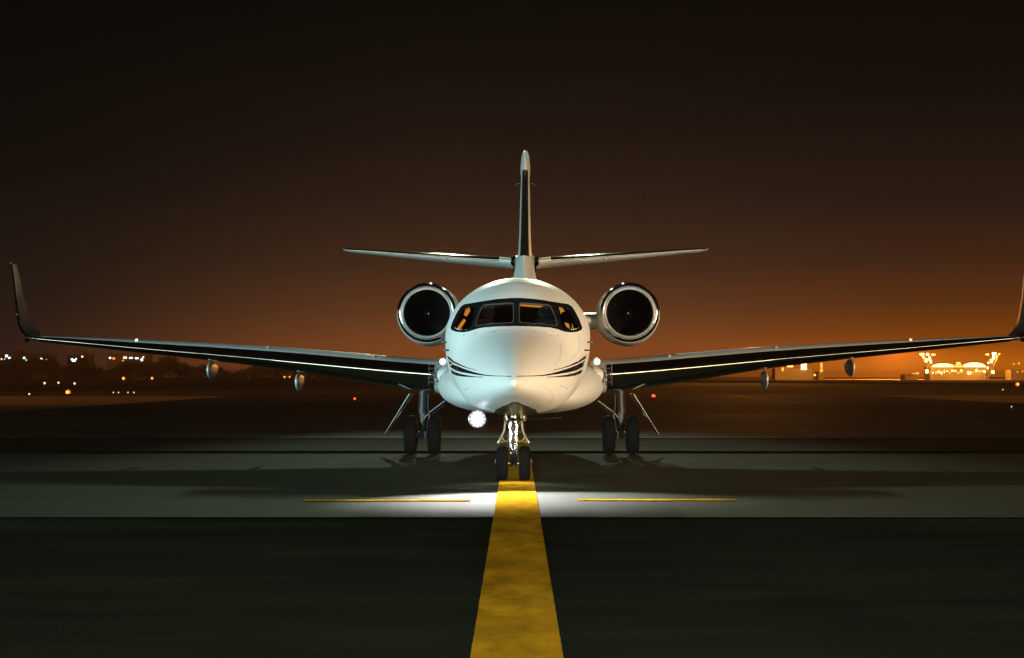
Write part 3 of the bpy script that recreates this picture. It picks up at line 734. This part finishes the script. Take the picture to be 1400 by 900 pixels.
DRK = surf('bitumen_joint', (.018, .018, .017), (.010, .010, .010), (1, 4, 1), (.8, 1), .0)
def sheet(name, pts, z, m, kind='structure'):
    me = bpy.data.meshes.new(name); me.from_pydata([(p[0], p[1], z) for p in pts], [], [tuple(range(len(pts)))]); me.materials.append(m)
    o = bpy.data.objects.new(name, me); COL.objects.link(o)
    if kind: o['kind'] = kind
    return o
def rect(x0, x1, y0, y1): return [(x0, y0), (x1, y0), (x1, y1), (x0, y1)]
sheet('ground', rect(-3500, 3500, -300, 5000), 0, ASPH)
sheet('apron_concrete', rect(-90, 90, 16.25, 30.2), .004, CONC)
sheet('dimmed_concrete', rect(-90, 90, 30.2, 37.0), .004, DIMC)
sheet('taxiway', rect(-400, 400, 37.0, 128), .004, FARA)
sheet('verge_grass', rect(-1500, 1500, 128, 690), .004, GRASS)
sheet('horizon_glow_sheet', rect(60, 1200, 690, 3500), .004, SAND)  # pale sheet added to imitate the orange glow along the horizon
sheet('dry_verge', rect(-400, -20.5, 62, 118), .008, SAND); sheet('dry_verge', rect(26.5, 400, 62, 124), .008, SAND)
sheet('dark_strip', rect(-90, 90, 29.75, 30.75), .008, DRK)  # darker strip across the apron
sheet('pavement_joint', rect(-90, 90, 16.18, 16.27), .009, DRK)
sheet('pavement_joint', rect(-90, 90, 36.9, 37.15), .009, DRK)
def line(name, a, b, wd, z, m, wob=0, n=1):
    a = Vector(a); b = Vector(b); d = (b - a).normalized(); s = Vector((-d.y, d.x)) * wd / 2; L_ = []; R_ = []
    for i in range(n + 1):
        p = a + (b - a) * i / n; L_.append(tuple(p + s * (1 + random.uniform(-wob, wob)))); R_.append(tuple(p - s * (1 + random.uniform(-wob, wob))))
    me = bpy.data.meshes.new(name); v = [(*p, z) for p in L_] + [(*p, z) for p in R_]; me.from_pydata(v, [], [(i, i + n + 1, i + n + 2, i + 1) for i in range(n)]); me.materials.append(m)
    o = bpy.data.objects.new(name, me); COL.objects.link(o); o['kind'] = 'structure'; return o
line('centre_line', (0, -5), (0, 128), .468, .012, YEL, .006, 1200)
line('stop_bar', (-2.43, 18.45), (-.53, 18.45), .23, .012, YELF if False else YEL, .15, 40)
line('stop_bar', (.70, 18.55), (2.52, 18.55), .23, .012, YEL, .15, 40)
line('taxi_line', (-11.8, 37.3), (-11.9, 127), .16, .0125, YELF)
line('taxi_line', (13.7, 41), (16.2, 127), .16, .0125, YELF)
for a, b_ in (((20, 569), (60, 568)), ((125, 570), (140, 570)), ((60, 566), (80, 564)), ((1175, 551), (1195, 552)), ((1380, 560), (1386, 560.5))):
    line('dash_mark', G(*a).xy, G(*b_).xy, .35, .0125, YELF)

def crack(pts):
    P = [G(x, y).xy for x, y in pts]; random.seed(len(P)); Q = []
    for a, b_ in zip(P, P[1:]):
        for k in range(6): Q.append(a + (b_ - a) * k / 6 + Vector((random.uniform(-.02, .02), random.uniform(-.06, .06))))
    Q.append(P[-1]); v = []; f = []
    for i, p in enumerate(Q):
        t = (Q[min(i + 1, len(Q) - 1)] - Q[max(i - 1, 0)]).normalized(); n_ = Vector((-t.y, t.x)) * random.uniform(.006, .014); v += [(*(p + n_), .0105), (*(p - n_), .0105)]
    for i in range(len(Q) - 1): f.append((2 * i, 2 * i + 2, 2 * i + 3, 2 * i + 1))
    me = bpy.data.meshes.new('pavement_crack'); me.from_pydata(v, [], f); me.materials.append(DRK); o = bpy.data.objects.new('pavement_crack', me); COL.objects.link(o); o['kind'] = 'structure'
# ================================================================== FAR THINGS
def thing(name, label, cat, loc, group=None): return tag(empty(name, loc), label, cat, group)
def em(name, c, s): return lampmat(name, c, s)
E_OR = em('sodium_glow', (1, .42, .07), 4); E_ORS = em('sodium_dim', (1, .42, .05), 1.3); E_CY = em('cool_window', (.62, .9, 1), 3.2); E_WH = em('warm_window', (1, .8, .55), 3); E_RED = em('red_lamp', (1, .05, .015), 4); E_PK = em('pinkish_lamp', (1, .55, .4), 2)
E_HALO = em('orange_halo', (1, .22, .01), 1.1); E_HOT = em('lit_canopy', (1, .55, .15), 7); E_RW = em('red_window', (1, .2, .12), 2)
DARKB = mat('night_facade', (.10, .09, .08), .8, noise=(.3, .8, 1.2, .7, .9)); POLE = mat('galvanised_pole', (.18, .17, .15), .5, .5)
FAC = mat('lit_facade', (.22, .17, .11), .7, noise=(.2, .8, 1.1, .6, .8))

def mast(px, top, D, label, m=E_OR, group=None, hr=.4, cat='lamp post', heads=1, base=None):
    p = W(px, top, D); h = p.z
    o = thing('lamp_post', label, cat, (p.x, p.y, 0), group)
    b = MB(); b.tube([(0, 0, 0), (0, 0, h)], [max(.08, h * .012), .06], 8); b.build('pole', POLE, o)
    for k in range(heads):
        xx = (k - (heads - 1) / 2) * hr * 3.4
        b = MB(); b.lathe([(-.1, .001), (-.1, hr * .9), (.1, hr), (.25, hr * .6), (.3, .001)], (xx, 0, h), 'y', 12); b.build('lamp_head', m, o)
    if heads > 1:
        b = MB(); b.box((0, .1, h), (hr * 3.4 * (heads - 1), .2, .2)); b.build('crossbar', POLE, o, smooth=False)
    return o
# small airfield lights on short stalks, left field
def stub(px, py, D, m, r, label, group, name='airfield_light', cat='airfield light'):
    p = W(px, py, D); z = max(p.z, .12)
    o = thing(name, label, cat, (p.x, p.y, 0), group)
    b = MB(); b.lathe([(0, .001), (0, r * 1.1), (.06, r * .9), (.08, .04), (max(z - r, .1), .04), (max(z - r, .1), .001)], (0, 0, 0), 'z', 10); b.build('stalk', POLE, o)
    b = MB(); b.ell((0, 0, z), (r, r, r), 12, 8)
    if m is E_OR:
        b.build('halo_ball', E_HALO, o); c = MB(); c.ell((0, -r * .75, z), (r * .5, r * .4, r * .5), 12, 8); c.build('burner', E_OR, o)  # orange ball imitates the halo round the lamp core
    else: b.build('lens', m, o)
    return o
stub(93, 536.5, 130, E_OR, 0.210, 'brightest amber airfield light low at the left, above the dry strip', 'amber airfield lights')
stub(169, 517.5, 330, E_OR, 0.340, 'amber airfield light below the end of the cyan lights, left of its pair', 'amber airfield lights')
stub(208, 517.3, 330, E_OR, 0.292, 'amber airfield light right of its pair, left of the wing fairing', 'amber airfield lights')
stub(286, 516, 330, E_PK, 0.115, 'tiny pale light just left of the outer fairing under the left wing', 'amber airfield lights')
stub(389, 515.5, 330, E_ORS, 0.216, 'orange light between the two left wing fairings, left of its pair', 'amber airfield lights')
stub(396, 515.5, 330, E_ORS, 0.187, 'orange light between the two left wing fairings, right of its pair', 'amber airfield lights')
stub(411, 515, 330, E_RED, 0.360, 'red orange light just beside the inner fairing of the left wing', 'red airfield lights')
stub(61, 524, 230, E_PK, 0.158, 'small pink light, leftmost of the three in a row on the left field', 'pink airfield lights')
stub(80, 523.4, 230, E_PK, 0.144, 'small pink light in the middle of the three on the left field', 'pink airfield lights')
stub(102, 524.5, 230, E_PK, 0.158, 'small pink light, rightmost of the three in a row on the left field', 'pink airfield lights')
stub(40, 540, 120, E_PK, 0.065, 'faint pink light lowest at the far left, beside the dry strip', 'pink airfield lights')
stub(485, 546.5, 95, E_RED, 0.065, 'small red taxiway light under the left wing, left of the main wheels', 'red airfield lights')
stub(893.5, 543, 108, E_RED, 0.115, 'red taxiway light to the right of the slanted right gear door', 'red airfield lights')
stub(1391, 525.5, 200, E_OR, 0.243, 'bright orange airfield light at the far right edge below the terminal', 'amber airfield lights')
stub(1371, 533, 160, E_PK, 0.058, 'faint pink light left of the bright orange light at the right edge', 'pink airfield lights')
stub(1383, 560, 70, E_PK, 0.025, 'faint low marker light on the dark taxiway at the right edge', 'pink airfield lights')
for i, (px, lab) in enumerate(((155, 'leftmost'), (162, 'second'), (175, 'third'), (183, 'rightmost'))):
    stub(px, 537.3, 132, E_PK, .05, f'very faint marker light, {lab} of four beside the amber light over the dry strip', 'pink airfield lights')

# dark wood at the left
def wood():
    b = MB(); random.seed(11)
    for i in range(1500):
        px = random.uniform(-160, 700); D = random.uniform(560, 640)
        hh = 8.0 - 3.0 * (px / 520 if px > 0 else 0) + 1.6 * sin(px * .035) + 1.2 * sin(px * .11 + 1); hh = max(2.0, hh)
        p = W(px, 515, D); r = random.uniform(1.0, 2.2); z = random.uniform(.5, 1) * hh - r
        v = []; f = []
        for k in range(26):
            u = Vector((random.gauss(0, 1), random.gauss(0, 1), random.gauss(0, 1))).normalized() * r * random.uniform(.5, 1.15)
            a = Vector((random.gauss(0, 1), random.gauss(0, 1), random.gauss(0, 1))).normalized() * .5; c = a.cross(u.normalized()).normalized() * .5
            q = Vector((p.x, p.y, max(z, .4))) + u; n0 = len(v); v += [q - a, q + c, q + a]; f.append((n0, n0 + 1, n0 + 2))
        b.add(v, f)
    lf = mat('night_foliage', (.06, .06, .04), .9)
    o = b.build('distant_wood', lf, None, smooth=False); tag(o, 'dark low tree line on the left horizon under the cyan lights', 'trees', kind='stuff')
wood()

# office blocks behind the wood, lit windows
def block(px0, px1, top, D, wins, label, m=DARKB, group='dark buildings on the left horizon'):
    a = W(px0, top, D); c = W(px1, top, D); w_ = c.x - a.x; h = a.z; cx = (a.x + c.x) / 2
    o = thing('distant_building', label, 'building', (cx, D, 0), group)
    b = MB(); b.box((0, 6, h / 2), (w_, 12, h)); b.build('wall', m, o, smooth=False)
    b = MB(); b.box((0, 6, h + .25), (w_ + .6, 12.6, .5)); b.box((w_ * .2, 6, h + 1.1), (w_ * .15, 3, 1.3)); b.build('roof', m, o, smooth=False)
    for px, py, ww, wh, mm in wins:
        q = W(px, py, D); s = D / F
        b = MB(); b.box((q.x - cx, -.06, q.z), (ww * s, .12, wh * s)); b.build('window', mm, o, smooth=False)
K = E_CY; H = E_WH
block(-30, 44, 484, 720, [(2, 491, 1.6, 1.8, H), (6.5, 491.5, 1.8, 2, K), (9, 487, 3.2, 3.4, K), (13, 489.5, 3, 2.4, K), (33, 489.5, 2.6, 2.6, K), (36, 492.5, 2, 2.2, K)], 'dark building at the far left edge with three clusters of cyan windows')
block(41, 68, 485, 740, [(44.5, 487, 2, 2.6, K), (47, 492.5, 2.8, 2.4, K), (56, 491.5, 4.2, 3.6, K), (63, 492, 2.8, 3.4, K)], 'narrow dark block with pairs of cyan windows right of the far left building')
block(92, 120, 486, 760, [(98.5, 491.5, 3, 2, K), (101, 493, 4.6, 3, K), (104, 491, 1.6, 2.2, K), (112.5, 487.8, 2.2, 2, H)], 'low dark block with one cyan cluster and a small warm light')
block(146, 200, 485, 700, [(150.5, 489.5, 2.6, 2.4, H), (155.5, 490.3, 3.6, 2.4, E_RW), (171, 489.2, 4.6, 2.4, H), (168, 493, 2, 1.4, E_RW), (179, 489.5, 4.4, 2, K), (187, 490, 4.4, 2, K), (194, 492, 2.8, 3.4, K), (196, 488.5, 1.4, 2, K)], 'long dark block with a row of white, cyan and red windows')

# lit terminal at the right
T = 700; s = T / F; c0 = W(1311, 519, T)
term = thing('terminal_building', 'low orange lit terminal with two bright canopies and steel masts at its ends', 'building', (c0.x, T, 0))
X_ = lambda px: (px - 1311) * s; Z_ = lambda py: CAMZ + (515 - py) * s
b = MB(); b.box((0, 6, (Z_(501)) / 2), (X_(1349) - X_(1273), 10, Z_(501))); b.build('wall', FAC, term, smooth=False)
for p0, p1 in ((1276, 1304), (1318, 1347)):
    b = MB(); xa, xb = X_(p0), X_(p1); n = 12; v = []
    for i in range(n + 1):
        t = i / n; x = xa + (xb - xa) * t; zz = Z_(500.5) + sin(PI * t) ** .6 * (1.4 if p0 > 1300 else 1.0)
        v += [(x, -.6, Z_(501.8)), (x, -.6, zz), (x, 2, Z_(501.8)), (x, 2, zz)]
    f = []
    for i in range(n):
        k = i * 4; f += [(k, k + 4, k + 5, k + 1), (k + 1, k + 5, k + 7, k + 3), (k, k + 2, k + 6, k + 4), (k + 2, k + 3, k + 7, k + 6)]
    f += [(0, 1, 3, 2), (n * 4, n * 4 + 2, n * 4 + 3, n * 4 + 1)]
    b.add(v, f).build('canopy', E_HOT, term, smooth=False)
b = MB(); b.box((X_(1311), 0, Z_(501.5)), (3.6, .5, .35)); b.box((X_(1310.5), 0, Z_(496.6)), (1.5, .5, .7)); b.box((X_(1311), .4, Z_(499)), (2.6, .5, .3)); b.build('entrance_sign', E_OR, term, smooth=False)
random.seed(5)
for px in [1281, 1284.5, 1288, 1292, 1296, 1299, 1303, 1307, 1311, 1315, 1325, 1328, 1332, 1336, 1340, 1344, 1347]:
    b = MB(); hh = random.uniform(.5, 1.5); b.box((X_(px), .9 - .02, Z_(random.uniform(506.5, 510.5))), (random.uniform(.4, 1.0), .12, hh)); b.build('window', random.choice([E_OR, E_HOT, E_ORS]), term, smooth=False)
def lattice(px0, px1, sgn, label):
    xc = (px0 + px1) / 2; p = W(xc, 519, T - 4)
    o = thing('floodlight_mast', label, 'light mast', (p.x, T - 4, 0), 'floodlight masts at the terminal')
    q = lambda px: (px - xc) * s
    b = MB()
    x_b, x_t = (q(px1 - 3), q(px0 + 3)) if sgn < 0 else (q(px0 + 3), q(px1 - 4))
    for o_ in (-.9, .9):
        b.tube([(x_b + o_, 0, 0), (x_t + o_ * .4, 0, Z_(486))], .2, 6)
    for i in range(7):
        t0, t1 = i / 7, (i + 1) / 7; zt = Z_(486); e = 1 if i % 2 else -1
        b.tube([(x_b + (x_t - x_b) * t0 + .9 * e * (1 - .6 * t0), 0, zt * t0), (x_b + (x_t - x_b) * t1 - .9 * e * (1 - .6 * t1), 0, zt * t1)], .12, 5)
    b.build('lattice', POLE, o)
    for px, py, w_, h_ in ([(1260, 484.7, 5.5, 2.6), (1268, 485, 2.6, 3.4), (1276, 485.3, 4.6, 2), (1266, 493, 2.6, 6), (1271, 491, 2.4, 7), (1272.5, 495, 2.0, 5), (1267, 508, 3.4, 6), (1275, 510, 1.2, 3)] if sgn < 0 else [(1349.5, 485, 4, 1.8), (1359, 483.8, 5, 3.2), (1365.8, 484.5, 1.6, 2), (1358, 489, 2.6, 6), (1355, 494, 2.8, 6), (1351, 496.5, 1.8, 3), (1357, 509, 3.6, 5), (1350, 503, 1.4, 4)]):
        hb = MB(); hb.box((q(px), -.5, Z_(py)), (w_ * s, .4, h_ * s * .8)); hb.build('lamp_head', E_HOT if h_ > 2.5 else E_OR, o, smooth=False)
    return o
lattice(1258, 1281, -1, 'bright orange floodlight mast at the left end of the terminal')
lattice(1344, 1368, 1, 'bright orange floodlight mast at the right end of the terminal')
def lit_hut(px0, px1, top, D, lamps, label):
    a = W(px0, top, D); c = W(px1, top, D); cx = (a.x + c.x) / 2
    o = thing('lit_depot', label, 'building', (cx, D, 0), 'small lit depots on the right horizon')
    b = MB(); b.box((0, 5, a.z / 2), (c.x - a.x, 8, a.z)); b.build('wall', FAC, o, smooth=False)
    for px, py, w_, h_, m in lamps:
        q = W(px, py, D); b = MB(); b.box((q.x - cx, -.1, q.z), (w_ * D / F, .2, h_ * D / F)); b.build('window', m, o, smooth=False)
lit_hut(1060, 1112, 504, 690, [(1063, 501, 2, 2, E_OR), (1070, 505, 3, 5, E_ORS), (1080, 500.6, 8, 3, E_OR), (1099, 501, 7.5, 9, E_HOT), (1114, 513, 2.4, 2, E_OR)], 'small depot with one glaring orange doorway seen under the right wing')
lit_hut(1120, 1128, 508, 690, [(1123, 500, 3, 8, E_ORS), (1123, 507, 4, 4, E_ORS)], 'narrow dim orange hut between the depot and the outer right fairing')
lit_hut(1238, 1256, 512, 690, [(1249, 511, 3, 1.6, E_ORS), (1254, 510.5, 4.5, 2.4, E_ORS)], 'low dim hut just left of the lit terminal')
lit_hut(1383, 1412, 506, 690, [(1386, 498, 2, 1.6, E_ORS), (1393, 497, 2, 2.6, E_ORS), (1391, 508.5, 2, 1.2, E_ORS), (1398, 508, 2, 2, E_ORS)], 'low hut with small orange lights at the right edge beyond the terminal')

# ================================================================== HAZE
hm = bpy.data.materials.new('night_haze'); hm.use_nodes = True; ht = hm.node_tree; ht.nodes.clear()
ho = ht.nodes.new('ShaderNodeOutputMaterial'); hv = ht.nodes.new('ShaderNodeVolumePrincipled')
hv.inputs['Color'].default_value = (.90, .58, .36, 1); hv.inputs['Density'].default_value = .00025; hv.inputs['Anisotropy'].default_value = .0
ht.links.new(hv.outputs[0], ho.inputs['Volume'])
hz = MB().box((0, 2150, 6.5), (7400, 5300, 15)).build('haze', hm, smooth=False); hz['kind'] = 'stuff'
# ================================================================== RENDER SETTINGS
S.view_settings.view_transform = 'Standard'; S.view_settings.look = 'None'; S.view_settings.exposure = 0; S.view_settings.gamma = 1
S.render.engine = 'CYCLES'
S.cycles.max_bounces = 8; S.cycles.caustics_reflective = False; S.cycles.caustics_refractive = False
S.cycles.use_denoising = True
S.cycles.sample_clamp_indirect = 4
